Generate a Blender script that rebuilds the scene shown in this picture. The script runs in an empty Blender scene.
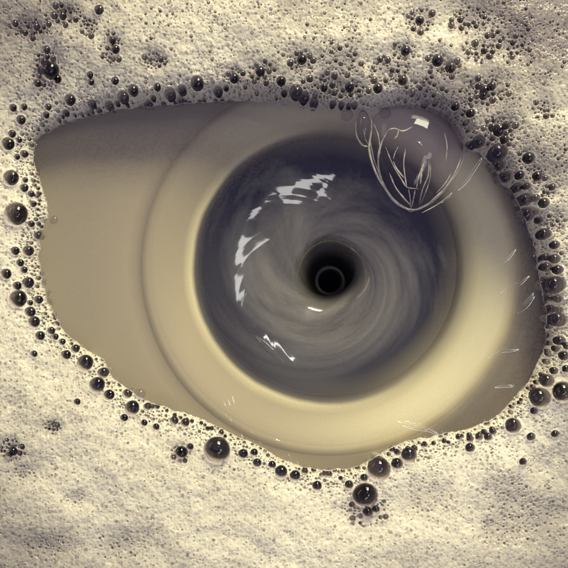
import bpy, math, random
import numpy as np
from mathutils import Vector

R = math.radians
rng = np.random.default_rng(11)
random.seed(5)
scene = bpy.context.scene
col = scene.collection

# ------------------------------------------------------------------ camera
PX = 0.0005                       # one photo pixel at the water line, in metres
CAM_H = 0.60
cam_d = bpy.data.cameras.new('camera')
cam = bpy.data.objects.new('camera', cam_d)
col.objects.link(cam)
cam.location = (0, 0, CAM_H)
cam_d.sensor_width = 36
cam_d.lens = 36 * CAM_H / (568 * PX)
cam_d.clip_start = 0.01
cam_d.clip_end = 50
scene.camera = cam

# ------------------------------------------------------------------ light
world = bpy.data.worlds.new('World')
scene.world = world
world.use_nodes = True
bg = world.node_tree.nodes['Background']
bg.inputs[0].default_value = (0.22, 0.20, 0.58, 1)
bg.inputs[1].default_value = 0.34


def area(name, az, elev, dist, sx, sy, power, colour, target=(0, 0, 0)):
    l = bpy.data.lights.new(name, 'AREA')
    l.shape = 'RECTANGLE'
    l.size, l.size_y = sx, sy
    l.energy = power
    l.color = colour
    o = bpy.data.objects.new(name, l)
    col.objects.link(o)
    t = Vector(target)
    d = Vector((math.cos(R(az)) * math.cos(R(elev)), math.sin(R(az)) * math.cos(R(elev)), math.sin(R(elev))))
    o.location = t + d * dist
    z = d
    x = Vector((-math.sin(R(az)), math.cos(R(az)), 0))
    y = z.cross(x)
    from mathutils import Matrix
    o.rotation_euler = Matrix((x, y, z)).transposed().to_euler()
    return o


WARM = (1.0, 0.91, 0.58)
area('window_and_fill', 68, 37, 1.00, 0.28, 0.26, 10.2, WARM, (-0.02, -0.02, 0))
area('window_and_fill', 72, 22, 1.00, 0.34, 0.26, 5.0, WARM, (-0.02, -0.02, 0))  # added copy of the key, set lower to soften its shadow edge
area('window_and_fill', 146, 30, 1.20, 0.80, 0.26, 1.6, WARM, (0.0, -0.02, 0))  # added fill that brightens the flange crescent, no known window
area('strip_light', 297, 66.5, 0.75, 0.27, 0.100, 0.50, (1.0, 1.0, 0.96), (0.02, 0.0, 0))
area('strip_light', 355, 64.5, 0.75, 0.21, 0.095, 0.42, (1.0, 1.0, 0.96), (0.02, 0.0, 0))
area('tube_lamp', 53, 66, 0.75, 0.11, 0.016, 0.10, (1.0, 0.97, 0.90), (0.02, 0.0, 0))
area('bulb', 58, 71, 0.80, 0.020, 0.020, 0.08, (1.0, 0.96, 0.88), (0.06, 0.06, 0))

scene.view_settings.view_transform = 'Standard'
scene.view_settings.look = 'None'
scene.view_settings.exposure = 0.0
scene.view_settings.gamma = 1.0
scene.cycles.use_denoising = True
scene.cycles.use_adaptive_sampling = True
scene.cycles.adaptive_threshold = 0.02
scene.cycles.transparent_max_bounces = 48
scene.cycles.max_bounces = 10
scene.cycles.diffuse_bounces = 4
scene.cycles.sample_clamp_indirect = 6.0


# ------------------------------------------------------------------ helpers
def at(px, py, z=0.0):
    """photo pixel -> world point on the level z"""
    k = (CAM_H - z) / CAM_H
    return ((px - 284) * PX * k, (284 - py) * PX * k)


def mesh_from(name, v, faces_flat, n_per, smooth=True):
    v = np.asarray(v, dtype=np.float32)
    f = np.asarray(faces_flat, dtype=np.int32).reshape(-1)
    nf = len(f) // n_per
    me = bpy.data.meshes.new(name)
    me.vertices.add(len(v))
    me.vertices.foreach_set('co', v.ravel())
    me.loops.add(len(f))
    me.loops.foreach_set('vertex_index', f)
    me.polygons.add(nf)
    me.polygons.foreach_set('loop_start', np.arange(0, nf * n_per, n_per, dtype=np.int32))
    me.update(calc_edges=True)
    if smooth:
        me.polygons.foreach_set('use_smooth', np.ones(nf, dtype=bool))
    me.validate()
    return me


def put(name, me, m=None, parent=None, **props):
    o = bpy.data.objects.new(name, me)
    col.objects.link(o)
    if m is not None and len(me.materials) == 0:
        me.materials.append(m)
    o.parent = parent
    for k, val in props.items():
        o[k] = val
    return o


def empty(name, loc, **props):
    o = bpy.data.objects.new(name, None)
    o.empty_display_size = 0.01
    o.location = loc
    col.objects.link(o)
    for k, val in props.items():
        o[k] = val
    return o


def lathe(profile, n=160, centre=(0, 0)):
    """list of (r, z) turned about a vertical axis"""
    p = np.array(profile, dtype=float)
    a = np.linspace(0, 2 * np.pi, n, endpoint=False)
    v = np.zeros((len(p), n, 3))
    v[:, :, 0] = centre[0] + p[:, 0:1] * np.cos(a)
    v[:, :, 1] = centre[1] + p[:, 0:1] * np.sin(a)
    v[:, :, 2] = p[:, 1:2]
    i = np.arange(len(p) - 1)[:, None]
    j = np.arange(n)[None, :]
    j2 = (j + 1) % n
    f = np.stack([i * n + j, (i + 1) * n + j, (i + 1) * n + j2, i * n + j2], -1)[:, :, ::-1]
    return v.reshape(-1, 3), f.reshape(-1)


def tube(path, rad, n=7, taper=True):
    """thin tube through 3d points (Catmull-Rom smoothed)"""
    P = np.array(path, dtype=float)
    P = np.vstack([2 * P[0] - P[1], P, 2 * P[-1] - P[-2]])
    out = []
    for i in range(1, len(P) - 2):
        for t in np.linspace(0, 1, 7, endpoint=False):
            out.append(0.5 * (2 * P[i] + (P[i + 1] - P[i - 1]) * t + (2 * P[i - 1] - 5 * P[i] + 4 * P[i + 1] - P[i + 2]) * t * t
                              + (3 * P[i] - P[i - 1] - 3 * P[i + 1] + P[i + 2]) * t ** 3))
    out.append(P[-2])
    C = np.array(out)
    T = np.gradient(C, axis=0)
    T /= np.linalg.norm(T, axis=1)[:, None] + 1e-12
    up = np.array([0, 0, 1.0])
    S = np.cross(T, up)
    S /= np.linalg.norm(S, axis=1)[:, None] + 1e-9
    N = np.cross(S, T)
    u = np.linspace(0, 1, len(C))
    rr = rad * (np.clip(np.minimum(u, 1 - u) * 8, 0.25, 1) if taper else np.ones(len(C)))
    rr = rr * (1 + 0.3 * np.sin(u * 17 + rad * 1e5) * np.sin(u * 7))
    a = np.linspace(0, 2 * np.pi, n, endpoint=False)
    v = C[:, None, :] + rr[:, None, None] * (S[:, None, :] * np.cos(a)[None, :, None] + N[:, None, :] * np.sin(a)[None, :, None])
    i = np.arange(len(C) - 1)[:, None]
    j = np.arange(n)[None, :]
    j2 = (j + 1) % n
    f = np.stack([i * n + j, (i + 1) * n + j, (i + 1) * n + j2, i * n + j2], -1)
    return v.reshape(-1, 3), f.reshape(-1)


def noise2(x, y, seed, octaves=4, gain=0.5):
    """smooth value noise, x and y in cells"""
    g = np.random.default_rng(seed)
    out = np.zeros_like(x)
    amp, tot = 1.0, 0.0
    for o in range(octaves):
        T = g.random((256, 256))
        xs, ys = x * 2 ** o + 37.7 * o + 500, y * 2 ** o + 91.3 * o + 500
        xi, yi = np.floor(xs).astype(int), np.floor(ys).astype(int)
        fx, fy = xs - xi, ys - yi
        fx, fy = fx * fx * (3 - 2 * fx), fy * fy * (3 - 2 * fy)
        a = T[xi % 256, yi % 256]; b = T[(xi + 1) % 256, yi % 256]
        c = T[xi % 256, (yi + 1) % 256]; d = T[(xi + 1) % 256, (yi + 1) % 256]
        out += amp * ((a * (1 - fx) + b * fx) * (1 - fy) + (c * (1 - fx) + d * fx) * fy)
        tot += amp
        amp *= gain
    return out / tot


def sstep(x, a, b):
    t = np.clip((x - a) / (b - a), 0, 1)
    return t * t * (3 - 2 * t)


# ------------------------------------------------------------------ materials
def material(name):
    m = bpy.data.materials.new(name)
    m.use_nodes = True
    nt = m.node_tree
    return m, nt, nt.nodes, nt.links, nt.nodes['Principled BSDF']


def mat_under_water(name):
    """cream glaze, a pale flange, a dark cup, crescent light and side shade painted in: rings about the drain's axis that melt into one another"""
    m, nt, N, L, b = material(name)
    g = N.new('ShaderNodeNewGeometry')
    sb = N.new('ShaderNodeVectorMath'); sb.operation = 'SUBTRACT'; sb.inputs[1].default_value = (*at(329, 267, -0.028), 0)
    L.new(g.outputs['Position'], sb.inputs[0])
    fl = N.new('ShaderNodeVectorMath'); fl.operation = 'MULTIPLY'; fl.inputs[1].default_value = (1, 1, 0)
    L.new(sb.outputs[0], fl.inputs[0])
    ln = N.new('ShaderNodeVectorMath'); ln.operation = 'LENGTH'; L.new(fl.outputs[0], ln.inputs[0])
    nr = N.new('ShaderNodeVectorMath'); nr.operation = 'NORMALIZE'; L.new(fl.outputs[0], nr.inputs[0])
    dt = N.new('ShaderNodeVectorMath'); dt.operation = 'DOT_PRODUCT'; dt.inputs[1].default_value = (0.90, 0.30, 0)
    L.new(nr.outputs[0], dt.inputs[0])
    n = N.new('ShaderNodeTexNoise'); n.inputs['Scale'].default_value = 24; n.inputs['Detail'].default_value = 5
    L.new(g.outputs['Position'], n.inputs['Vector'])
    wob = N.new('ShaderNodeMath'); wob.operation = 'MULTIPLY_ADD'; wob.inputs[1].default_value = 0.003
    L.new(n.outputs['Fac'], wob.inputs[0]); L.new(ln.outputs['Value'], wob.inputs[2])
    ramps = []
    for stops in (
        # sharp side, with a caustic line painted at the cup's edge
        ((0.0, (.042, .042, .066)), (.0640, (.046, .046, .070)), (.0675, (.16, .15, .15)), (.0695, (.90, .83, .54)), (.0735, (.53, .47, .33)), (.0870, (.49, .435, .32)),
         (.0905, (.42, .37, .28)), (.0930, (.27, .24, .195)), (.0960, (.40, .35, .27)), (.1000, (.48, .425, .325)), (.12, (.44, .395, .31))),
        # crescent side: flange brightened, basin darkened to paint light and shade
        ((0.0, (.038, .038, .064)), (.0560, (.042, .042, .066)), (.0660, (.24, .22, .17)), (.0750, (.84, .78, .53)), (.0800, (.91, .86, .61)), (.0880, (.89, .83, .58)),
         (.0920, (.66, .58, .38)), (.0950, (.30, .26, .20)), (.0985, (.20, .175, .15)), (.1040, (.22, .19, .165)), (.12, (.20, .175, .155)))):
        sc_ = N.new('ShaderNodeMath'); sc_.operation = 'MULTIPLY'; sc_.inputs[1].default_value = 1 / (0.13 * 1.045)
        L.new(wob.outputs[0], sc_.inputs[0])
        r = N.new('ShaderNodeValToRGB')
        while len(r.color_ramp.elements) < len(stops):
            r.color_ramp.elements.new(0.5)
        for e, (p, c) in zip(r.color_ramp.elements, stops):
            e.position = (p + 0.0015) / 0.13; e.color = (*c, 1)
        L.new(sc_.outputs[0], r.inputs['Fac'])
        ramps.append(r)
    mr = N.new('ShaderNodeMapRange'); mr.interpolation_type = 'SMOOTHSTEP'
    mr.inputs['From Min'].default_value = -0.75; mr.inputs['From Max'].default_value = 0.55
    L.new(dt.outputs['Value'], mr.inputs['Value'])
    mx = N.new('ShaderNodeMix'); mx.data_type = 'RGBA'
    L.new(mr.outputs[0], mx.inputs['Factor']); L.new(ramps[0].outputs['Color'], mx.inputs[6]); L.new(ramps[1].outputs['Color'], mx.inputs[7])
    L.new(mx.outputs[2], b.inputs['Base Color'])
    b.inputs['Roughness'].default_value = 0.6
    return m


def mat_simple(name, c, rough=0.5, metal=0.0, scale=40, var=0.25):
    m, nt, N, L, b = material(name)
    n = N.new('ShaderNodeTexNoise'); n.inputs['Scale'].default_value = scale; n.inputs['Detail'].default_value = 5
    tc = N.new('ShaderNodeTexCoord'); L.new(tc.outputs['Object'], n.inputs['Vector'])
    r = N.new('ShaderNodeValToRGB')
    r.color_ramp.elements[0].position = 0.3; r.color_ramp.elements[0].color = (*[x * (1 - var) for x in c], 1)
    r.color_ramp.elements[1].position = 0.7; r.color_ramp.elements[1].color = (*[min(1, x * (1 + var)) for x in c], 1)
    L.new(n.outputs['Fac'], r.inputs['Fac']); L.new(r.outputs['Color'], b.inputs['Base Color'])
    b.inputs['Roughness'].default_value = rough
    b.inputs['Metallic'].default_value = metal
    return m


def mat_water():
    """murky soapy water: clear below, soap clouding in it (vertex attribute), a gloss on top"""
    m, nt, N, L, b = material('soapy_water')
    N.remove(b)
    out = N['Material Output']
    at_ = N.new('ShaderNodeAttribute'); at_.attribute_name = 'murk'
    colr = N.new('ShaderNodeAttribute'); colr.attribute_name = 'tint'
    tr = N.new('ShaderNodeBsdfTransparent'); tr.inputs[0].default_value = (0.96, 0.955, 0.93, 1)
    df = N.new('ShaderNodeBsdfDiffuse'); L.new(colr.outputs['Color'], df.inputs['Color'])
    gn = N.new('ShaderNodeTexNoise'); gn.inputs['Scale'].default_value = 900; gn.inputs['Detail'].default_value = 3
    tc = N.new('ShaderNodeTexCoord'); L.new(tc.outputs['Object'], gn.inputs['Vector'])
    ma = N.new('ShaderNodeMath'); ma.operation = 'MULTIPLY_ADD'
    L.new(gn.outputs['Fac'], ma.inputs[0]); ma.inputs[1].default_value = 0.16
    sub = N.new('ShaderNodeMath'); sub.operation = 'SUBTRACT'; sub.use_clamp = True
    L.new(at_.outputs['Fac'], ma.inputs[2]); L.new(ma.outputs[0], sub.inputs[0]); sub.inputs[1].default_value = 0.08
    mx = N.new('ShaderNodeMixShader'); L.new(sub.outputs[0], mx.inputs[0])
    L.new(tr.outputs[0], mx.inputs[1]); L.new(df.outputs[0], mx.inputs[2])
    gl = N.new('ShaderNodeBsdfGlossy'); gl.inputs['Roughness'].default_value = 0.075
    lw = N.new('ShaderNodeLayerWeight'); lw.inputs['Blend'].default_value = 0.5
    p5 = N.new('ShaderNodeMath'); p5.operation = 'POWER'; p5.inputs[1].default_value = 5.0
    L.new(lw.outputs['Facing'], p5.inputs[0])
    fr = N.new('ShaderNodeMath'); fr.operation = 'MULTIPLY_ADD'; fr.use_clamp = True
    fr.inputs[1].default_value = 0.85; fr.inputs[2].default_value = 0.085
    L.new(p5.outputs[0], fr.inputs[0])
    mg = N.new('ShaderNodeMixShader'); L.new(fr.outputs[0], mg.inputs[0])
    L.new(mx.outputs[0], mg.inputs[1]); L.new(gl.outputs[0], mg.inputs[2])
    L.new(mg.outputs[0], out.inputs['Surface'])
    return m


def mat_foam():
    m, nt, N, L, b = material('soap_foam')
    tc = N.new('ShaderNodeTexCoord')
    n = N.new('ShaderNodeTexNoise'); n.inputs['Scale'].default_value = 26; n.inputs['Detail'].default_value = 6
    L.new(tc.outputs['Object'], n.inputs['Vector'])
    r = N.new('ShaderNodeValToRGB')
    r.color_ramp.elements[0].position = 0.32; r.color_ramp.elements[0].color = (0.79, 0.76, 0.62, 1)
    r.color_ramp.elements[1].position = 0.66; r.color_ramp.elements[1].color = (0.90, 0.87, 0.72, 1)
    L.new(n.outputs['Fac'], r.inputs['Fac'])
    coarse_falloff = N.new('ShaderNodeAttribute'); coarse_falloff.attribute_name = 'coarse'  # mask of coarse froth together with painted light falloff
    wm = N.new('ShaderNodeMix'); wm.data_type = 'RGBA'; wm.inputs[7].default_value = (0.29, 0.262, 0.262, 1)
    L.new(coarse_falloff.outputs['Fac'], wm.inputs['Factor']); L.new(r.outputs['Color'], wm.inputs[6])
    # fine froth: tiny cells
    v1 = N.new('ShaderNodeTexVoronoi'); v1.inputs['Scale'].default_value = 1300
    v2 = N.new('ShaderNodeTexVoronoi'); v2.inputs['Scale'].default_value = 700
    v3 = N.new('ShaderNodeTexVoronoi'); v3.inputs['Scale'].default_value = 400
    for v in (v1, v2, v3):
        L.new(tc.outputs['Object'], v.inputs['Vector'])
    colour = wm.outputs[2]
    for v, lo in ((v2, 0.42), (v3, 0.50)):
        sep = N.new('ShaderNodeSeparateColor'); L.new(v.outputs['Color'], sep.inputs['Color'])
        cr = N.new('ShaderNodeValToRGB')
        cr.color_ramp.elements[0].position = 0.0; cr.color_ramp.elements[0].color = (lo, lo * 0.96, lo * 1.02, 1)
        cr.color_ramp.elements[1].position = 1.0; cr.color_ramp.elements[1].color = (1, 1, 1, 1)
        e = cr.color_ramp.elements.new(0.22); e.color = (0.80, 0.78, 0.79, 1)
        e = cr.color_ramp.elements.new(0.55); e.color = (0.95, 0.945, 0.94, 1)
        L.new(sep.outputs[0], cr.inputs['Fac'])
        inside = N.new('ShaderNodeMapRange'); inside.interpolation_type = 'SMOOTHSTEP'
        inside.inputs['From Min'].default_value = 0.50; inside.inputs['From Max'].default_value = 0.22
        L.new(v.outputs['Distance'], inside.inputs['Value'])
        mm = N.new('ShaderNodeMix'); mm.data_type = 'RGBA'; mm.blend_type = 'MULTIPLY'
        L.new(inside.outputs[0], mm.inputs['Factor']); L.new(colour, mm.inputs[6]); L.new(cr.outputs['Color'], mm.inputs[7])
        colour = mm.outputs[2]
    L.new(colour, b.inputs['Base Color'])
    sq = []
    for v, k_ in ((v2, -1.0), (v3, -1.3)):
        p_ = N.new('ShaderNodeMath'); p_.operation = 'MULTIPLY'; L.new(v.outputs['Distance'], p_.inputs[0]); L.new(v.outputs['Distance'], p_.inputs[1])
        p2 = N.new('ShaderNodeMath'); p2.operation = 'MULTIPLY'; p2.inputs[1].default_value = k_; L.new(p_.outputs[0], p2.inputs[0]); sq.append(p2)
    ad = N.new('ShaderNodeMath'); ad.operation = 'ADD'
    L.new(sq[0].outputs[0], ad.inputs[0]); L.new(sq[1].outputs[0], ad.inputs[1])
    bp = N.new('ShaderNodeBump'); bp.inputs['Strength'].default_value = 0.40; bp.inputs['Distance'].default_value = 0.0007
    L.new(ad.outputs[0], bp.inputs['Height']); L.new(bp.outputs['Normal'], b.inputs['Normal'])
    b.inputs['Roughness'].default_value = 0.14
    b.inputs['IOR'].default_value = 1.38
    b.inputs['Subsurface Weight'].default_value = 0.7
    b.inputs['Subsurface Radius'].default_value = (1, 0.95, 0.8)
    b.inputs['Subsurface Scale'].default_value = 0.0017
    return m


def mat_film(name, edge=(0.62, 0.58, 0.62), gloss=2.0, irid=0.0, clear=0.95):
    """soap film: clear, a gloss that grows towards the rim"""
    m, nt, N, L, b = material(name)
    N.remove(b)
    out = N['Material Output']
    lw = N.new('ShaderNodeLayerWeight'); lw.inputs['Blend'].default_value = 0.32
    rp = N.new('ShaderNodeValToRGB')
    rp.color_ramp.elements[0].position = 0.1; rp.color_ramp.elements[0].color = (clear, clear * 0.97, min(1, clear * 1.08), 1)
    rp.color_ramp.elements[1].position = 0.95; rp.color_ramp.elements[1].color = (*edge, 1)
    L.new(lw.outputs['Facing'], rp.inputs['Fac'])
    tr = N.new('ShaderNodeBsdfTransparent'); L.new(rp.outputs['Color'], tr.inputs['Color'])
    gl = N.new('ShaderNodeBsdfGlossy'); gl.inputs['Roughness'].default_value = 0.02
    p5 = N.new('ShaderNodeMath'); p5.operation = 'POWER'; p5.inputs[1].default_value = 4.0
    lf = N.new('ShaderNodeLayerWeight'); lf.inputs['Blend'].default_value = 0.5
    L.new(lf.outputs['Facing'], p5.inputs[0])
    fr = N.new('ShaderNodeMath'); fr.operation = 'MULTIPLY_ADD'; fr.inputs[1].default_value = 0.45; fr.inputs[2].default_value = 0.022
    L.new(p5.outputs[0], fr.inputs[0])
    mu = N.new('ShaderNodeMath'); mu.operation = 'MULTIPLY'; mu.use_clamp = True; mu.inputs[1].default_value = gloss
    L.new(fr.outputs[0], mu.inputs[0])
    if irid > 0:
        tc = N.new('ShaderNodeTexCoord')
        n = N.new('ShaderNodeTexNoise'); n.inputs['Scale'].default_value = 45; n.inputs['Detail'].default_value = 2
        L.new(tc.outputs['Object'], n.inputs['Vector'])
        ir = N.new('ShaderNodeValToRGB')
        for i, (p, c) in enumerate(((0.3, (0.7, 1, 0.85)), (0.45, (1, 0.75, 0.85)), (0.6, (0.75, 0.8, 1)), (0.75, (1, 0.95, 0.7)))):
            e = ir.color_ramp.elements[i] if i < 2 else ir.color_ramp.elements.new(p)
            e.position = p; e.color = (*c, 1)
        L.new(n.outputs['Fac'], ir.inputs['Fac']); L.new(ir.outputs['Color'], gl.inputs['Color'])
    mx = N.new('ShaderNodeMixShader')
    L.new(mu.outputs[0], mx.inputs[0]); L.new(tr.outputs[0], mx.inputs[1]); L.new(gl.outputs[0], mx.inputs[2])
    L.new(mx.outputs[0], out.inputs['Surface'])
    return m


def mat_border():
    """liquid borders between films and modelled reflections: mostly clear, catches light"""
    m, nt, N, L, b = material('border_and_reflection')
    N.remove(b)
    out = N['Material Output']
    tr = N.new('ShaderNodeBsdfTransparent')
    df = N.new('ShaderNodeBsdfPrincipled')
    n = N.new('ShaderNodeTexNoise'); n.inputs['Scale'].default_value = 300
    tc = N.new('ShaderNodeTexCoord'); L.new(tc.outputs['Object'], n.inputs['Vector'])
    df.inputs['Base Color'].default_value = (0.62, 0.60, 0.55, 1)
    df.inputs['Roughness'].default_value = 0.1
    rp = N.new('ShaderNodeValToRGB')
    rp.color_ramp.elements[0].position = 0.35; rp.color_ramp.elements[0].color = (0.22, 0.22, 0.22, 1)
    rp.color_ramp.elements[1].position = 0.7; rp.color_ramp.elements[1].color = (0.75, 0.75, 0.75, 1)
    L.new(n.outputs['Fac'], rp.inputs['Fac'])
    mx = N.new('ShaderNodeMixShader')
    L.new(rp.outputs['Color'], mx.inputs[0]); L.new(tr.outputs[0], mx.inputs[1]); L.new(df.outputs[0], mx.inputs[2])
    L.new(mx.outputs[0], out.inputs['Surface'])
    return m


M_BASIN = M_FLANGE = M_SEAL = M_CUP = mat_under_water('glaze_painted_light')
M_PIPE = mat_simple('blackened_pipe', (0.04, 0.036, 0.085), 0.5)
M_RING = mat_simple('outlet_metal', (0.03, 0.028, 0.045), 0.7, 0.0)
M_WATER, M_FOAM = mat_water(), mat_foam()
M_FILM = mat_film('bubble_film', (0.72, 0.69, 0.72), 1.9, 0.0, 0.80)
M_FILM_BIG = mat_film('large_bubble_film', (0.66, 0.64, 0.68), 0.9, 1.0, 0.86)
M_PIN = mat_film('pinhead_film', (0.97, 0.96, 0.95), 3.2, 0.0, 0.99)
M_BORDER = mat_border()

# ------------------------------------------------------------------ basin and drain (below the water)
AX = at(329, 267, -0.028)                  # axis of the drain
FLOOR = -0.021
prof = [(0.0946, FLOOR - 0.0008), (0.0988, FLOOR - 0.0004), (0.1008, FLOOR), (0.11, FLOOR + 0.0002), (0.15, FLOOR + 0.001), (0.25, FLOOR + 0.006), (0.34, FLOOR + 0.03),
        (0.37, FLOOR + 0.07), (0.385, 0.09)]
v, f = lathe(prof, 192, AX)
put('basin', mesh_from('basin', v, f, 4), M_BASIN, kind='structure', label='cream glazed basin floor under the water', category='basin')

drain = empty('drain', (AX[0], AX[1], -0.14), label='round drain with pale flange and dark steel cup under the whirlpool', category='drain')


def drain_part(name, profile, m, parent=drain, n=160, centre=(0, 0)):
    if name in ('seal_ring', 'flange', 'cup'):
        profile = [(r_ * 1.045, z_) for r_, z_ in profile]
    v, f = lathe(profile, n, centre)
    o = put(name, mesh_from(name, v, f, 4), m, parent)
    o.location = (0, 0, 0.14)
    return o


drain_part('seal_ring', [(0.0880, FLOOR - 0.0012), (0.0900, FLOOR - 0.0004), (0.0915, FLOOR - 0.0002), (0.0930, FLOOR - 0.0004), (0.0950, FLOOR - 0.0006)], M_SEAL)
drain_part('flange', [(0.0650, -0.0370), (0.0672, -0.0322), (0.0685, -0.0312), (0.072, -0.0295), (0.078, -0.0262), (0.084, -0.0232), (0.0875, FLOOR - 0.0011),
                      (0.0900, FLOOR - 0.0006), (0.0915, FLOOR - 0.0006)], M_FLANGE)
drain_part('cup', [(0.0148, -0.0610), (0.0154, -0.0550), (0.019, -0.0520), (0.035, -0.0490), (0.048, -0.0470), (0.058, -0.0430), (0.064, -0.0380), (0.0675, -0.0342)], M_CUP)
drain_part('pipe', [(0.0002, -0.1395), (0.0150, -0.139), (0.0154, -0.10), (0.0166, -0.0570)], M_PIPE)

# ------------------------------------------------------------------ water with the whirlpool
WAX = at(331, 271)                 # where the funnel opens
RR = np.array([7.4, 8.5, 10, 11.5, 12.6, 13.8, 15.2, 16.8, 18.4, 20.0, 30, 38, 43, 47, 50, 54, 58, 64, 70, 80, 400]) / 1000
SS = np.array([8.5, 7.5, 6.5, 5.6, 4.4, 3.0, 1.9, 1.25, .97, .355, .35, .35, .335, .28, .21, .15, .11, .065, .035, .012, .0])
rt = np.linspace(0.0074, 0.40, 6000)
st = np.interp(rt, RR, SS)
zt = np.concatenate([[0], np.cumsum((st[1:] + st[:-1]) / 2 * np.diff(rt))])
zt -= zt[-1]

EYE = [(33, 148), (40, 135), (55, 127), (75, 119), (100, 112), (130, 107), (160, 105), (190, 102), (215, 100), (240, 99), (265, 101), (290, 104), (315, 107),
       (340, 109), (365, 110), (400, 107), (430, 110), (452, 124), (466, 146), (480, 152), (492, 164), (502, 180), (514, 194), (524, 214), (533, 236), (538, 262), (543, 290),
       (547, 315), (547, 340), (541, 360), (531, 380), (517, 398), (500, 415), (478, 427), (455, 433), (430, 438), (405, 443), (385, 453), (366, 464),
       (345, 470), (322, 471), (300, 467), (280, 460), (262, 449), (245, 441), (230, 434), (212, 426), (190, 416), (165, 409), (145, 401), (125, 389),
       (112, 378), (103, 362), (88, 352), (72, 341), (60, 327), (50, 308), (42, 285), (38, 262), (39, 238), (46, 216), (43, 198), (38, 180), (33, 165)]
ew = np.array([at(*p) for p in EYE])
seg = []
for i in range(len(ew)):
    p0, p1, p2, p3 = ew[i - 1], ew[i], ew[(i + 1) % len(ew)], ew[(i + 2) % len(ew)]
    for t in np.linspace(0, 1, 5, endpoint=False):
        seg.append(0.5 * (2 * p1 + (p2 - p0) * t + (2 * p0 - 5 * p1 + 4 * p2 - p3) * t * t + (3 * p1 - p0 - 3 * p2 + p3) * t ** 3))
seg = np.array(seg)


def raw_sdf(x, y):
    a, b = seg, np.roll(seg, -1, 0)
    best = np.full(x.shape, 1e9)
    inside = np.zeros(x.shape, bool)
    for (ax, ay), (bx, by) in zip(a, b):
        dx, dy = bx - ax, by - ay
        t = np.clip(((x - ax) * dx + (y - ay) * dy) / (dx * dx + dy * dy + 1e-18), 0, 1)
        best = np.minimum(best, (x - ax - t * dx) ** 2 + (y - ay - t * dy) ** 2)
        cond = ((ay > y) != (by > y))
        if cond.any():
            xc = ax + (y - ay) / (dy if abs(dy) > 1e-15 else 1e-15) * dx
            inside ^= cond & (x < xc)
    d = np.sqrt(best)
    return np.where(inside, -d, d)


SG = np.arange(-0.30, 0.3001, 0.0012)
gx, gy = np.meshgrid(SG, SG, indexing='ij')
SDF = raw_sdf(gx, gy)


def bilerp(F, x, y):
    u = np.clip((x - SG[0]) / 0.0012, 0, len(SG) - 1.001)
    w = np.clip((y - SG[0]) / 0.0012, 0, len(SG) - 1.001)
    i, j = u.astype(int), w.astype(int)
    fu, fw = u - i, w - j
    return (F[i, j] * (1 - fu) + F[i + 1, j] * fu) * (1 - fw) + (F[i, j + 1] * (1 - fu) + F[i + 1, j + 1] * fu) * fw


def edge_dist(x, y):
    """distance into the foam (positive) from the open water's edge, with a bubbly wander"""
    x, y = np.asarray(x, float), np.asarray(y, float)
    return bilerp(SDF, x, y) + 0.0020 * (noise2(x / 0.0045, y / 0.0045, 3, 3, 0.7) - 0.5)


# ripple ridges on the water (photo pixels, height in mm, half width in mm)
RIDGES = [
    ([(86, 172), (96, 170), (108, 171)], .45, .7), ([(88, 176), (98, 175), (108, 175)], .3, .7), ([(124, 157), (134, 156), (144, 155)], .3, .8),
    ([(500, 293), (510, 287), (520, 283), (529, 276)], .42, .55), ([(514, 312), (524, 303), (533, 294)], .5, .6), ([(517, 313), (526, 306), (534, 297)], .4, .5),
    ([(489, 358), (496, 353), (503, 350), (518, 350)], .42, .55), ([(495, 387), (504, 385), (514, 386)], .3, .55),
    ([(398, 421), (412, 424), (426, 427), (440, 436)], .5, .6), ([(402, 425), (416, 428), (430, 431)], .35, .5), ([(420, 437), (426, 438), (434, 441)], .4, .5),
    ([(499, 264), (508, 258), (516, 249)], .3, .5), ([(534, 256), (534, 249), (536, 242)], .35, .5),
    ([(219, 396), (222, 402), (226, 409)], .45, .5), ([(224, 394), (227, 401), (230, 408)], .45, .5), ([(230, 393), (232, 400), (234, 406)], .4, .5),
    ([(214, 416), (222, 418), (231, 420)], .45, .6), ([(222, 412), (227, 418), (232, 422)], .4, .5), ([(236, 433), (240, 435), (243, 440)], .4, .6),
    ([(248, 438), (260, 444), (272, 453)], .5, .6), ([(262, 449), (270, 455), (281, 461)], .5, .6), ([(284, 453), (292, 459), (300, 466)], .5, .6),
    ([(264, 435), (275, 441), (287, 449)], .4, .5), ([(240, 428), (252, 434), (262, 441)], .4, .5), ([(272, 438), (283, 444), (293, 451)], .3, .5),
    ([(256, 338), (268, 350), (283, 364)], .5, .7), ([(208, 325), (211, 333), (215, 341)], .3, .6),
    ([(255, 104), (272, 112), (292, 122)], .35, .6), ([(272, 104), (290, 113), (308, 124)], .4, .6), ([(290, 107), (310, 118), (330, 122)], .35, .6),
    ([(236, 103), (252, 110), (270, 120)], .3, .6), ([(320, 112), (334, 119), (352, 122)], .35, .6),
    ([(474, 166), (468, 178), (458, 190)], .5, .6), ([(482, 158), (476, 165), (470, 176)], .5, .6), ([(452, 192), (446, 198), (440, 203)], .4, .6),
]


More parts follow.
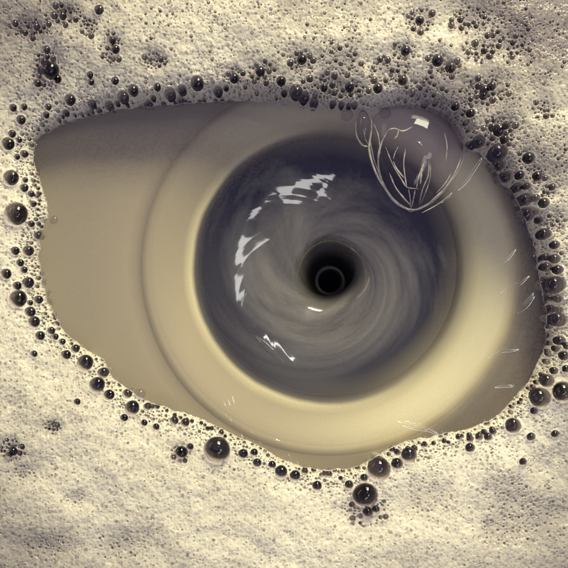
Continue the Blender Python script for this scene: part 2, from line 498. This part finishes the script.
def ridge_height(x, y):
    h = np.zeros_like(x)
    for pts, amp, wid in RIDGES:
        P = [at(*p) for p in pts]
        lo = np.min(P, 0) - 0.004; hi = np.max(P, 0) + 0.004
        k = np.nonzero((x > lo[0]) & (x < hi[0]) & (y > lo[1]) & (y < hi[1]))[0]
        if len(k) == 0:
            continue
        xs, ys = x[k], y[k]
        best = np.full(xs.shape, 1e9); along = np.zeros(xs.shape)
        lens = [math.dist(P[i], P[i + 1]) for i in range(len(P) - 1)]
        tot = sum(lens); acc = 0
        for i in range(len(P) - 1):
            (ax, ay), (bx, by) = P[i], P[i + 1]
            dx, dy = bx - ax, by - ay
            t = np.clip(((xs - ax) * dx + (ys - ay) * dy) / (dx * dx + dy * dy), 0, 1)
            d = (xs - ax - t * dx) ** 2 + (ys - ay - t * dy) ** 2
            upd = d < best
            best = np.where(upd, d, best)
            along = np.where(upd, (acc + t * lens[i]) / tot, along)
            acc += lens[i]
        w = 0.72 * wid / 1000 * (0.55 + 0.6 * np.sin(np.pi * along))
        h[k] += 0.85 * amp / 1000 * np.exp(-best / (2 * w * w)) * (0.25 + 0.75 * np.sin(np.pi * along))
    return h


NA = 1440
rads = np.concatenate([np.linspace(0.0074, 0.020, 40)[:-1], np.arange(0.020, 0.172, 0.0004)])
aa = np.linspace(0, 2 * np.pi, NA, endpoint=False)
rg, ag = np.meshgrid(rads, aa, indexing='ij')
zf = np.interp(rg, rt, zt)
# the funnel leans a little as it goes down
lean = np.clip(-zf / 0.07, 0, 1.2)
sway = np.exp(-((rg - 0.015) / 0.009) ** 2)
rdist = rg * (1 + sway * (0.05 * np.cos(2 * ag - 1.2) + 0.035 * np.cos(3 * ag + 0.6)))
wx = WAX[0] + rdist * np.cos(ag) + lean * 0.0018
wy = WAX[1] + rdist * np.sin(ag) - lean * 0.0050
# swirling ripples on the funnel wall
spin = ag + 0.9 * np.log(rg / 0.05)
sw1 = noise2((np.cos(spin) * 2.6 + 9), (np.sin(spin) * 2.6 + 9) + rg / 0.016, 21, 2)
spin2 = ag - 1.6 * np.log(rg / 0.05)
sw2 = noise2(np.cos(spin2) * 8 + 9, np.sin(spin2) * 8 + 9, 22, 3)
win = sstep(rg, 0.030, 0.044) * (1 - sstep(rg, 0.062, 0.075))
zf = zf + win * ((sw1 - 0.5) * 0.0012 + (sw2 - 0.5) * 0.00014)
calm = sstep(rg, 0.070, 0.09)
zf = zf + calm * 0.0004 * (noise2(wx / 0.03, wy / 0.014, 23, 2) - 0.5)
zf = zf + ridge_height(wx.ravel(), wy.ravel()).reshape(zf.shape)

# soap clouding: how milky, and its own tint
rp = rg / PX                                            # radius in photo pixels
streak = noise2((np.cos(ag + 2.2 * np.log(rg / 0.05)) * 2.2 + 7) + rg / 0.006 * 0.6, np.sin(ag + 2.2 * np.log(rg / 0.05)) * 2.2 + 7, 31, 5, 0.6)
fine = noise2((ag + 1.6 * np.log(rg / 0.05)) / (2 * np.pi) * 10, rg / 0.0016, 32, 3)
milky = np.interp(rp, [0, 14, 21, 28, 40, 70, 92, 108, 126, 140, 165, 190, 600], [.0, .02, .05, .20, .36, .39, .30, .14, .04, .04, .07, .09, .10])
mid = sstep(rp, 22, 40) * (1 - sstep(rp, 118, 140))
right = 0.5 + 0.5 * np.cos(ag - R(-40))
milky = milky + mid * ((streak - 0.5) * 0.62 + (fine - 0.5) * 0.08 - 0.13 * right * sstep(rp, 62, 100) - 0.15 * np.clip(np.cos(ag - R(75)), 0, 1) * sstep(rp, 45, 90))
milky = np.clip(milky, 0.0, 0.9)
GREY, CREAM = np.array([0.21, 0.21, 0.225]), np.array([0.56, 0.48, 0.34])
k = sstep(rp, 120, 150)[..., None]
core = (1 - sstep(rp, 60, 112))[..., None]
GREY = GREY * (1 - core) + np.array([0.31, 0.295, 0.28]) * core
tint = GREY * (1 - k) + CREAM * k

v = np.stack([wx, wy, zf], -1).reshape(-1, 3)
nr = len(rads)
ii, jj = np.meshgrid(np.arange(nr - 1), np.arange(NA), indexing='ij')
j2 = (jj + 1) % NA
quads = np.stack([ii * NA + jj, (ii + 1) * NA + jj, (ii + 1) * NA + j2, ii * NA + j2], -1).reshape(-1, 4)
dw = edge_dist(v[:, 0], v[:, 1])
keep = (dw[quads].min(1) < 0.010)
quads = quads[keep]
used = np.unique(quads)
remap = np.full(len(v), -1); remap[used] = np.arange(len(used))
me = mesh_from('water', v[used], remap[quads].reshape(-1), 4)
a1 = me.attributes.new('murk', 'FLOAT', 'POINT'); a1.data.foreach_set('value', milky.reshape(-1)[used].astype(np.float32))
a2 = me.attributes.new('tint', 'FLOAT_COLOR', 'POINT')
a2.data.foreach_set('color', np.concatenate([tint.reshape(-1, 3)[used], np.ones((len(used), 1))], 1).astype(np.float32).ravel())
put('water', me, M_WATER, kind='structure', label='murky soapy water swirling down into a dark whirlpool', category='water')

# outlet collar that the funnel runs into
zb = float(zt[0])
cx, cy = WAX[0] - AX[0] + 0.0018 * 1.05, WAX[1] - AX[1] - 0.0050 * 1.05
drain_part('outlet_ring', [(0.0060, zb - 0.010), (0.0066, zb - 0.002), (0.0070, zb - 0.0006), (0.0077, zb - 0.0004), (0.0084, zb - 0.0012), (0.0086, zb - 0.004)],
           M_RING, centre=(cx, cy), n=64)

# ------------------------------------------------------------------ foam
# hand-placed bubbles, photo pixels (x, y, radius)
HAND = [(8, 144, 6.5), (11, 178, 8), (16, 214, 12), (33, 204, 3.5), (24, 188, 4.5), (15, 251, 4.5), (28, 251, 5.5), (38, 236, 4), (31, 224, 3.5), (54, 220, 4.2),
        (25, 180, 3), (31, 194, 3.5), (12, 134, 4), (19, 140, 3), (24, 154, 4), (17, 157, 3), (20, 263, 4), (6, 274, 5.5), (24, 270, 3.5), (28, 283, 6),
        (17, 286, 4.5), (18, 299, 9), (30, 303, 3), (30, 312, 5.5), (34, 322, 6), (40, 336, 5), (38, 300, 4.5), (34, 354, 3.5), (66, 355, 5), (85, 363, 8.2),
        (103, 373, 5.5), (75, 349, 4.5), (51, 331, 4), (55, 337, 3.5), (62, 342, 3.5), (97, 385, 8), (109, 395, 5.5), (132, 408, 7.5), (127, 394, 5), (140, 394, 5.5),
        (147, 407, 4), (174, 421, 4.5), (185, 423, 4.5), (181, 453, 6.5), (144, 423, 3.5), (156, 427, 3.5), (77, 402, 3.5), (124, 418, 4), (257, 463, 4.5), (281, 472, 6.5),
        (295, 476, 5.5), (317, 486, 5), (379, 469, 12), (397, 464, 6), (409, 455, 8), (349, 485, 4.5), (364, 478, 4), (365, 496, 13), (368, 513, 5.5), (376, 510, 4),
        (217, 450, 13.5), (190, 447, 3.5), (243, 454, 5), (254, 453, 4), (272, 465, 4), (513, 426, 8), (540, 398, 10.5), (547, 381, 7), (563, 392, 10.5), (554, 371, 4),
        (566, 369, 4), (564, 356, 5), (531, 437, 4.5), (534, 411, 4), (470, 439, 3.8), (479, 437, 4), (488, 437, 4.2), (555, 434, 4), (523, 462, 4), (470, 448, 5),
        (469, 147, 5.5), (479, 141, 6.5), (498, 152, 9), (498, 165, 6), (505, 177, 6), (500, 130, 6), (505, 139, 4.5), (493, 127, 4), (520, 175, 4.5), (518, 187, 5),
        (526, 199, 6.5), (527, 214, 7.5), (536, 198, 4), (527, 186, 3.5), (544, 203, 5.5), (539, 220, 4), (536, 212, 3), (544, 234, 6), (555, 245, 4.5), (538, 176, 5),
        (529, 158, 6), (546, 257, 4), (555, 259, 5), (547, 267, 5), (558, 270, 5), (555, 285, 9.2), (558, 299, 4), (551, 309, 4.5), (559, 310, 3.5), (558, 320, 7.5),
        (550, 298, 3.5), (560, 341, 5), (556, 349, 3.5), (567, 346, 4), (123, 97, 6), (133, 90, 5.5), (157, 87, 4), (170, 94, 6), (182, 90, 5), (197, 83, 7),
        (218, 91, 5), (181, 101, 4), (109, 105, 4.5), (149, 105, 4.5), (115, 81, 4), (234, 78, 5), (117, 103, 3), (153, 98, 3.2), (226, 88, 3), (70, 100, 5.8),
        (21, 120, 4.8), (92, 104, 4.5), (48, 107, 3.5), (66, 113, 3.5), (46, 115, 3.5), (13, 108, 4), (24, 107, 3.5), (37, 83, 4), (91, 82, 3.5), (90, 75, 3.5),
        (296, 92, 7), (304, 97, 6), (284, 93, 3.5), (314, 102, 5), (315, 95, 3), (324, 87, 4), (281, 81, 5), (350, 86, 5), (378, 88, 5), (347, 115, 6),
        (385, 113, 6), (302, 59, 5), (260, 71, 5), (403, 80, 5), (438, 60, 6), (451, 67, 5.5), (456, 106, 4), (471, 113, 4.5), (99, 10, 5), (115, 49, 4.5),
        (112, 40, 4), (50, 70, 9), (44, 62, 4.5), (57, 79, 4.5), (40, 70, 4), (12, 452, 5), (8, 456, 3.5), (420, 20, 4.5), (406, 50, 5), (485, 90, 5),
        (492, 86, 4.5), (484, 96, 4), (479, 86, 3.5), (499, 127, 4), (507, 125, 4), (485, 50, 3.5), (490, 56, 3.5)]
# bubbles that run in a row along the bank
for (x0, y0), (x1, y1), n, r0 in (((300, 470), (345, 478), 6, 3.4), ((390, 452), (440, 443), 7, 3.2), ((440, 443), (500, 430), 9, 3.2), ((55, 120), (110, 108), 8, 3),
                                  ((125, 106), (235, 99), 14, 2.8), ((36, 165), (40, 240), 12, 2.5), ((40, 265), (60, 330), 12, 2.6), ((150, 405), (230, 437), 12, 2.8),
                                  ((330, 105), (360, 106), 4, 3.6), ((510, 190), (540, 262), 10, 3.4), ((545, 280), (550, 360), 12, 3.2), ((545, 372), (510, 412), 7, 3)):
    for i in range(n):
        t = (i + random.random() * 0.8) / n
        HAND.append((x0 + (x1 - x0) * t + random.uniform(-2, 2), y0 + (y1 - y0) * t + random.uniform(-2, 2), r0 * random.uniform(0.6, 1.1)))
# patches riddled with dark holes (x, y, rx, ry, number)
CLUSTERS = [(47, 70, 15, 21, 34), (111, 48, 11, 16, 22), (555, 221, 11, 11, 14), (488, 90, 22, 14, 34), (438, 62, 12, 12, 16), (452, 68, 10, 10, 12), (420, 20, 15, 13, 24),
            (404, 50, 12, 10, 18), (480, 50, 18, 13, 18), (499, 126, 18, 10, 22), (12, 450, 13, 11, 22), (450, 108, 26, 9, 24), (350, 88, 20, 10, 18), (300, 62, 14, 10, 12),
            (262, 72, 14, 12, 16), (154, 60, 13, 9, 16), (64, 14, 16, 11, 14), (30, 28, 20, 10, 16), (88, 26, 10, 10, 12), (365, 510, 24, 18, 26), (181, 453, 10, 9, 12),
            (500, 135, 14, 14, 18), (537, 174, 12, 10, 14), (549, 192, 7, 7, 9), (528, 157, 9, 9, 10), (544, 110, 12, 10, 8), (390, 70, 22, 15, 22), (425, 90, 22, 14, 24),
            (340, 60, 22, 16, 14), (505, 500, 30, 26, 26), (540, 520, 22, 24, 22), (500, 530, 22, 18, 14), (45, 548, 26, 14, 18), (430, 500, 26, 20, 14), (20, 475, 16, 10, 12),
            (120, 545, 26, 16, 12), (75, 500, 10, 8, 8), (52, 428, 9, 7, 8), (234, 75, 10, 8, 10), (330, 85, 30, 12, 22), (470, 20, 20, 14, 16), (510, 40, 24, 18, 16)]


def bank_height(x, y, d=None):
    if d is None:
        d = edge_dist(x, y)
    dd = np.maximum(d, 0)
    tall = sstep(np.asarray(y) * 0.85 + np.asarray(x) * 0.5, -0.02, 0.07)
    h = (0.0028 + 0.0085 * tall) * np.sqrt(np.clip(dd / (0.0035 + 0.003 * tall), 0, 1)) + (0.0075 + 0.007 * tall) * (1 - np.exp(-dd / 0.016))
    lump = noise2(np.asarray(x) / 0.022, np.asarray(y) / 0.022, 41, 3) - 0.5
    return h + lump * 0.0046 * sstep(dd, 0.003, 0.022)


def settle(px, py):
    """world point of a pixel on top of the foam"""
    z = 0.004
    for _ in range(4):
        x, y = at(px, py, z)
        d = float(edge_dist(np.array([x]), np.array([y]))[0])
        z = float(bank_height(np.array([x]), np.array([y]))[0]) if d > 0 else 0.0
    return x, y, z, d


holes = []          # x, y, r, depth
bubbles = []        # x, y, z, r, d
for px, py, r in HAND:
    x, y, z, d = settle(px, py)
    rr = r * PX * (CAM_H - z) / CAM_H
    bubbles.append((x, y, z, rr, d))
    if d > -rr * 0.6:
        holes.append((x, y, rr * 0.93, max(0.007, rr * 7.5)))
fixed = np.array([(b[0], b[1], b[3]) for b in bubbles])

# scattered holes: three sizes, thick along the water's edge, thinner away from it
cell = {}


def free(x, y, r, gap=0.9):
    i, j = int(x / 0.004), int(y / 0.004)
    for a in range(i - 2, i + 3):
        for b in range(j - 2, j + 3):
            for (x2, y2, r2) in cell.get((a, b), ()):
                if (x - x2) ** 2 + (y - y2) ** 2 < (gap * (r + r2)) ** 2:
                    return False
    return True


def note(x, y, r):
    cell.setdefault((int(x / 0.004), int(y / 0.004)), []).append((x, y, r))


for b in bubbles:
    note(b[0], b[1], b[3])
small = []
for cx_, cy_, rx, ry, n in CLUSTERS:
    soft = cy_ > 460 and rx > 9 and (cx_, cy_) != (365, 510)
    m_ = n * 5
    t, q = rng.uniform(0, 6.283, m_), np.sqrt(rng.random(m_))
    ppx, ppy = cx_ + np.cos(t) * q * rx, cy_ + np.sin(t) * q * ry
    zz = np.full(m_, 0.010)
    for _ in range(3):
        kx = (CAM_H - zz) / CAM_H
        xx, yy = (ppx - 284) * PX * kx, (284 - ppy) * PX * kx
        dd_ = edge_dist(xx, yy)
        zz = bank_height(xx, yy, dd_)
    for x, y, z, d in zip(xx, yy, zz, dd_):
        r = random.choice((0.7, 0.8, 1.0, 1.2, 1.5) if soft else (0.9, 1.1, 1.3, 1.7, 2.2, 2.9, 3.4)) * PX * random.uniform(0.85, 1.1)
        if d > 0.001 and free(x, y, r, 1.0 if soft else 0.84):
            note(x, y, r)
            holes.append((x, y, r, r * random.uniform(0.6, 2.4) if soft else r * random.uniform(2.2, 5.0)))
            small.append((x, y, z, r))
LIM = 0.155
cand = rng.uniform(-LIM, LIM, (90000, 2))
cd = edge_dist(cand[:, 0], cand[:, 1])
patch = noise2(cand[:, 0] / 0.018, cand[:, 1] / 0.018, 51, 3)
# the lower bank and its left end are fine creamy froth, the upper and right banks coarser
coarse = sstep(cand[:, 1] * 0.8 + cand[:, 0] * 0.55, -0.06, 0.09)
u1, u2 = rng.random(len(cand)), rng.random(len(cand))
ch = bank_height(cand[:, 0], cand[:, 1], cd)
for (x, y), d, pt, co, a, b, z in zip(cand, cd, patch, coarse, u1, u2, ch):
    if d < -0.0002:
        continue
    near = math.exp(-d / 0.0065)
    p = 0.9 * near + (0.10 + 0.45 * co) * max(0.0, (pt - 0.36) * 2.6) + 0.05
    if a > p * (0.62 + 0.38 * max(co, near)):
        continue
    r = (0.55 + 0.65 * b ** 2.5 + near * 2.1 * b ** 1.5 + 0.7 * co * b ** 6) * PX
    if free(x, y, r, 1.0 if near < 0.4 else 0.97):
        note(x, y, r)
        holes.append((x, y, r, r * (random.choice((0.3, 0.5, 0.8, 1.2, 2.0, 2.0 + 2 * co)) * (1 - near) * (0.4 + 0.6 * co) + 4.2 * near) + 0.0004))
        if r > 1.15 * PX:
            small.append((x, y, z, r))

# lace of small cells right at the water's edge
c2 = rng.uniform(-0.148, 0.148, (160000, 2))
d2 = edge_dist(c2[:, 0], c2[:, 1])
k2 = np.nonzero((d2 > -0.0002) & (d2 < 0.0075))[0]
h2 = bank_height(c2[k2, 0], c2[k2, 1], d2[k2])
for i, z in zip(k2, h2):
    x, y = c2[i]
    r = random.uniform(0.7, 2.1) * PX * (1.15 - d2[i] / 0.012)
    if free(x, y, r, 0.98):
        note(x, y, r)
        holes.append((x, y, r, r * 3.4))
        if r > 1.0 * PX:
            small.append((x, y, z, r))

fine_l = np.arange(-0.1475, 0.1476, 0.00031)
outer = 0.1475 + np.cumsum(0.00031 * 1.16 ** np.arange(1, 39))
outer = outer[outer < 0.30]
line = np.concatenate([-outer[::-1], fine_l, outer])
X, Y = np.meshgrid(line, line, indexing='ij')
D = edge_dist(X, Y)
H = bank_height(X, Y, D)
COARSE_FALLOFF = 0.62 * sstep(noise2(X / 0.030, Y / 0.030, 71, 4) * 0.9 + 0.55 * sstep(Y * 0.8 + X * 0.8, -0.02, 0.22) + 0.30 * sstep(-Y, 0.115, 0.16), 0.62, 1.2)  # coarse patches, plus light falloff towards the top right put into the tint
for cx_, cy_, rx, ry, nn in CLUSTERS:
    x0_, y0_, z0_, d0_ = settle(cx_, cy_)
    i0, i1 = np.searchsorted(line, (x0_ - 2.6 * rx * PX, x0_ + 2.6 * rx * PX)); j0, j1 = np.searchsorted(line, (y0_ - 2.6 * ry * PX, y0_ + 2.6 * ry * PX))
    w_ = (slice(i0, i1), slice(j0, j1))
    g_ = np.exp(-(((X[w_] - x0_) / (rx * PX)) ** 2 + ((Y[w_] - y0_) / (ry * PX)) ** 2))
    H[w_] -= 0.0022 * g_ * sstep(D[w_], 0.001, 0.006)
    COARSE_FALLOFF[w_] = np.maximum(COARSE_FALLOFF[w_], (0.28 if cy_ > 460 else 0.55) * g_)
COARSE_FALLOFF = np.clip(COARSE_FALLOFF + 0.62 * sstep(np.hypot(X, Y), 0.135, 0.20) + 0.22 * sstep(Y, 0.07, 0.15) + 0.35 * np.exp(-np.maximum(D, 0) / 0.004), 0, 1)  # corner and top terms paint light falloff into the foam colour
H = H + 0.0005 * (noise2(X / 0.0035, Y / 0.0035, 42, 3) - 0.5) * sstep(D, 0.0, 0.003)
PIT = np.zeros_like(H); RIM = np.zeros_like(H)
for x, y, r, dep in holes:
    w = r * 1.6
    i0, i1 = np.searchsorted(line, (x - w, x + w)); j0, j1 = np.searchsorted(line, (y - w, y + w))
    if i1 <= i0 or j1 <= j0:
        continue
    q = np.hypot(X[i0:i1, j0:j1] - x, Y[i0:i1, j0:j1] - y) / r
    s = PIT[i0:i1, j0:j1]
    np.maximum(s, dep * np.clip((1.0 - q) / 0.30, 0, 1), out=s)
    s2 = RIM[i0:i1, j0:j1]
    np.maximum(s2, 0.22 * min(r, 0.002) * np.exp(-((q - 1.14) / 0.16) ** 2), out=s2)
H = H - PIT + RIM
H = np.where(D < 0, -0.0012 + D * 0.5, H)
keepv = D > -0.0008
n = len(line)
idx = np.arange(n * n).reshape(n, n)
ok = keepv[:-1, :-1] & keepv[1:, :-1] & keepv[1:, 1:] & keepv[:-1, 1:]
q = np.stack([idx[:-1, :-1], idx[1:, :-1], idx[1:, 1:], idx[:-1, 1:]], -1)[ok]
used = np.unique(q)
remap = np.full(n * n, -1); remap[used] = np.arange(len(used))
vv = np.stack([X.ravel()[used], Y.ravel()[used], H.ravel()[used]], -1)
fm = mesh_from('foam', vv, remap[q].reshape(-1), 4)
a3 = fm.attributes.new('coarse', 'FLOAT', 'POINT'); a3.data.foreach_set('value', COARSE_FALLOFF.ravel()[used].astype(np.float32))
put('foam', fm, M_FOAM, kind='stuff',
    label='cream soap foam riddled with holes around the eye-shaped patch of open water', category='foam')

# ------------------------------------------------------------------ bubbles
def dome_mesh(name, seg_, rings, low=-0.35):
    th = np.linspace(0, math.acos(low), rings + 1)
    v = [(0, 0, 1)]
    for t in th[1:]:
        for k_ in range(seg_):
            a = 2 * math.pi * k_ / seg_
            v.append((math.sin(t) * math.cos(a), math.sin(t) * math.sin(a), math.cos(t)))
    tri = []
    for k_ in range(seg_):
        tri += [0, 1 + k_, 1 + (k_ + 1) % seg_]
    for i in range(rings - 1):
        for k_ in range(seg_):
            a, b = 1 + i * seg_ + k_, 1 + i * seg_ + (k_ + 1) % seg_
            c, d = a + seg_, b + seg_
            tri += [a, c, d, a, d, b]
    return mesh_from(name, np.array(v), tri, 3)


DOME = dome_mesh('bubble_dome', 32, 12)
DOME.materials.append(M_FILM)
SPECIAL = {(217, 450): 'large clear grey bubble sunk in the creamy bank, biggest along the pale froth',
           (365, 496): 'large dark bubble touching two small ones, set back from the water below the flange',
           (379, 469): 'large dark bubble at the water edge beside a smaller bubble and above a darker one',
           (16, 214): 'large brownish bubble in the bank at the eye-shaped opening\'s pointed end',
           (555, 285): 'large near-black bubble midway down the coarse dark-bubbled bank',
           (50, 70): 'dark bubble filling the deepest riddled pit in the foam',
           (54, 220): 'tiny lone bubble floating free on the open water',
           (498, 152): 'oval dark bubble in the corner of the bank beside the wrinkled dome bubble'}
HR = {(p[0], p[1]): p[2] for p in HAND}
NEAR = {(217, 450): 'large clear grey bubble', (365, 496): 'large dark bubble set back from the water', (379, 469): 'large dark bubble at the water edge',
        (16, 214): 'large brownish bubble', (555, 285): 'large near-black bubble', (50, 70): 'deepest riddled pit', (54, 220): 'lone floating bubble', (498, 152): 'oval corner bubble'}
for (px, py, r_), (x, y, z, rr, d) in zip(HAND, bubbles):
    o = bpy.data.objects.new('soap_bubble', DOME)
    col.objects.link(o)
    o.location = (x, y, max(z, 0.0) + rr * (0.05 if d > 0 else 0.0))
    sq = random.uniform(0.94, 1.06)
    o.scale = (rr * sq, rr / sq, rr * random.uniform(0.7, 0.9))
    o.rotation_euler = (0, 0, random.uniform(0, 6.28))
    lab = SPECIAL.get((px, py))
    if lab:
        o['label'] = lab
    else:
        size = 'big' if r_ >= 6 else 'medium-sized' if r_ >= 4 else 'tiny'
        nb = min(SPECIAL, key=lambda q_: math.dist(q_, (px, py)) - HR[q_])
        if math.dist((415, 152), (px, py)) < 62:
            where = 'against the wrinkled dome bubble'
        elif d > 0.009:
            where = 'embedded in the %s away from the water' % ('riddled coarse foam' if py < 284 else 'pale creamy foam')
        elif math.dist(nb, (px, py)) - HR[nb] < 14:
            where = 'close beside the ' + NEAR[nb]
        elif px < 62:
            where = "in the bank at the open water's pointed end"
        elif px > 490:
            where = "in the steep bank at the open water's blunt end"
        elif py < 200:
            where = 'along the shaded bank that overhangs the dark water'
        else:
            where = 'along the pale creamy bank facing the shaded one'
        o['label'] = '%s dark round bubble %s' % (size, where)
    o['category'] = 'bubble'
    o['group'] = 'soap bubbles in the foam'

# the finest bubbles, too many to count
BASE = dome_mesh('tiny', 8, 3, 0.0)
bv = np.array([p.co for p in BASE.vertices]); bf = np.array([list(p.vertices) for p in BASE.polygons])
bpy.data.meshes.remove(BASE)
random.shuffle(small)
small = small[:6500]
fr_ = rng.uniform(-0.14, 0.14, (60000, 2))
fd = edge_dist(fr_[:, 0], fr_[:, 1])
sel = np.nonzero((fd > -0.0016) & (fd < 0.0006))[0]
for i in sel[:1500]:
    x, y = fr_[i]
    r = random.uniform(0.7, 2.0) * PX * (1.2 if fd[i] > -0.0008 else 0.8)
    if free(x, y, r, 0.85):
        note(x, y, r); small.append((x, y, 0.0003, r))
sel = np.nonzero(fd > 0.004)[0][:4500]
hz = bank_height(fr_[sel, 0], fr_[sel, 1], fd[sel])
for i, z in zip(sel, hz):
    small.append((fr_[i, 0], fr_[i, 1], z, random.uniform(0.6, 1.3) * PX * (1.6 if random.random() < 0.12 else 1)))
S = np.array(small)
allv = (bv[None] * S[:, 3][:, None, None] * np.array([1.02, 1.02, 0.75]) + S[:, None, :3]).reshape(-1, 3)
allf = (bf[None] + (np.arange(len(S)) * len(bv))[:, None, None]).reshape(-1)
put('fine_bubbles', mesh_from('fine_bubbles', allv, allf, 3), M_PIN, kind='stuff', label='countless pinhead bubbles glinting across the cream foam', category='bubbles')

# ------------------------------------------------------------------ the large wrinkled bubble
OUT = [(372, 118), (370, 132), (372, 150), (377, 168), (384, 184), (394, 200), (411, 211), (428, 205), (440, 195), (449, 183), (458, 171), (464, 152), (462, 136),
       (455, 122), (443, 112), (425, 104), (404, 103), (386, 108)]
C0 = (415, 152)
ow = np.array([at(*p) for p in OUT]); cw = np.array(at(*C0))
ang = np.unwrap(np.arctan2(ow[:, 1] - cw[1], ow[:, 0] - cw[0])); rad_ = np.hypot(*(ow - cw).T)
o_ = np.argsort(np.mod(ang, 2 * np.pi)); an_s = np.mod(ang, 2 * np.pi)[o_]; ra_s = rad_[o_]


def out_r(a):
    return np.interp(np.mod(a, 2 * np.pi), np.concatenate([an_s - 2 * np.pi, an_s, an_s + 2 * np.pi]), np.tile(ra_s, 3))


BH = 0.0145


def dome_z(x, y):
    q = np.clip(np.hypot(x - cw[0], y - cw[1]) / out_r(np.arctan2(y - cw[1], x - cw[0])), 0, 1)
    return BH * np.sqrt(np.clip(1 - 0.97 * q ** 2, 0, 1)) - BH * 0.15


big = empty('soap_bubble', (cw[0], cw[1], 0), label='largest wrinkled clear dome bubble with a pinkish white glint, hanging over the water', category='bubble')
big['group'] = 'soap bubbles in the foam'


def big_part(name, v, f, npf, m, parent=big):
    v = np.array(v) - np.array([cw[0], cw[1], 0])
    return put(name, mesh_from(name, v, f, npf), m, parent)


na_, nq = 96, 26
a_ = np.linspace(0, 2 * np.pi, na_, endpoint=False)
ro = out_r(a_)
for _ in range(2):
    ro = (np.roll(ro, 1) + 2 * ro + np.roll(ro, -1)) / 4
qs = np.sin(np.linspace(0.02, np.pi / 2, nq))
Vx = cw[0] + qs[:, None] * ro * np.cos(a_); Vy = cw[1] + qs[:, None] * ro * np.sin(a_)
Vz = dome_z(Vx, Vy) + 0.0005 * (noise2((Vx + 1) / 0.009, (Vy + 1) / 0.006, 61, 2) - 0.5) * (1 - qs[:, None] ** 4)
V = np.stack([Vx, Vy, Vz], -1).reshape(-1, 3)
i_ = np.arange(nq - 1)[:, None]; j_ = np.arange(na_)[None, :]
F = np.stack([i_ * na_ + j_, (i_ + 1) * na_ + j_, (i_ + 1) * na_ + (j_ + 1) % na_, i_ * na_ + (j_ + 1) % na_], -1).reshape(-1)
big_part('film', V, F, 4, M_FILM_BIG)


def zm(p):
    return (330 + p[0] / 3.55, 80 + p[1] / 3.55)


def on_dome(pts, lift=0.0001, flat=False):
    out = []
    for p in pts:
        x, y = at(*zm(p), 0.006)
        out.append((x, y, (0.0006 if flat else float(dome_z(np.array(x), np.array(y)))) + lift))
    return out


LINES = [([(148, 110), (150, 170), (142, 240), (160, 310), (190, 370), (235, 430), (290, 466)], .00042),
         ([(290, 466), (340, 445), (380, 412), (420, 370), (450, 320), (472, 262)], .00040),
         ([(205, 180), (182, 225), (172, 285), (186, 350), (214, 408), (250, 442), (290, 462)], .00038),
         ([(205, 180), (228, 176), (256, 186), (290, 170)], .00030),
         ([(196, 240), (220, 300), (250, 352), (272, 382), (312, 388)], .00026),
         ([(264, 248), (258, 300), (265, 355), (271, 384)], .00024),
         ([(346, 290), (345, 340), (326, 392), (318, 440)], .00028),
         ([(328, 300), (320, 330), (318, 372)], .00045),
         ([(240, 240), (228, 262), (222, 285)], .00020),
         ([(404, 190), (412, 240), (408, 292)], .00018),
         ([(110, 108), (95, 150), (98, 195), (118, 226), (142, 232)], .00034),
         ([(330, 470), (385, 440), (440, 398)], .00022),
         ([(156, 150), (172, 200), (178, 262)], .0002),
         ([(210, 330), (232, 380), (262, 418), (292, 448)], .00030),
         ([(222, 290), (236, 320), (262, 352)], .00030),
         ([(352, 300), (352, 350), (338, 400), (322, 446)], .00020),
         ([(300, 392), (296, 420), (292, 452)], .00024),
         ([(276, 386), (284, 420), (290, 458)], .00020),
         ([(334, 286), (312, 342), (304, 388)], .00026),
         ([(240, 182), (236, 200), (226, 214)], .00024),
         ([(380, 400), (410, 366), (432, 330)], .00022),
         ([(120, 160), (126, 196), (136, 222)], .00018)]
for pts, w in LINES:  # film borders and wrinkles; inner lines are dome reflections modelled as tubes
    v_, f_ = tube(on_dome(pts), w * 1.25)
    big_part('border_and_reflection', v_, f_, 4, M_BORDER)
rim_a = np.linspace(0, 2 * np.pi, 49)
rim_r = np.interp(rim_a, np.append(a_, 2 * np.pi), np.append(ro, ro[0])) * 0.995
v_, f_ = tube([(cw[0] + r_ * math.cos(t_), cw[1] + r_ * math.sin(t_), 0.0006) for t_, r_ in zip(rim_a, rim_r)], 0.00036, 7, False)
big_part('rim', v_, f_, 4, M_BORDER)
# two inner curtain films standing inside the dome
for pts in ([(150, 120), (146, 230), (190, 370)], [(200, 240), (250, 350), (312, 388), (345, 300)]):
    top = on_dome(pts, -0.0003)
    P = np.array(top)
    t = np.linspace(0, len(P) - 1, 14)
    xs, ys, zs = (np.interp(t, np.arange(len(P)), P[:, c]) for c in range(3))
    v_ = np.concatenate([np.stack([xs, ys, zs], -1), np.stack([xs + 0.001, ys, np.full_like(zs, 0.0005)], -1)])
    f_ = []
    for i in range(13):
        f_ += [i, i + 1, 14 + i + 1, 14 + i]
    big_part('inner_film', v_, f_, 4, M_FILM_BIG)

# long narrow bubble squeezed against the dome
x, y = at(364, 126, 0.003)
o = bpy.data.objects.new('soap_bubble', DOME)
col.objects.link(o)
o.location = (x, y, 0.001); o.scale = (0.0036, 0.0082, 0.0045); o.rotation_euler = (0, 0, R(4))
o['label'] = 'long narrow bubble squeezed between the foam and the wrinkled dome bubble'
o['category'] = 'bubble'; o['group'] = 'soap bubbles in the foam'
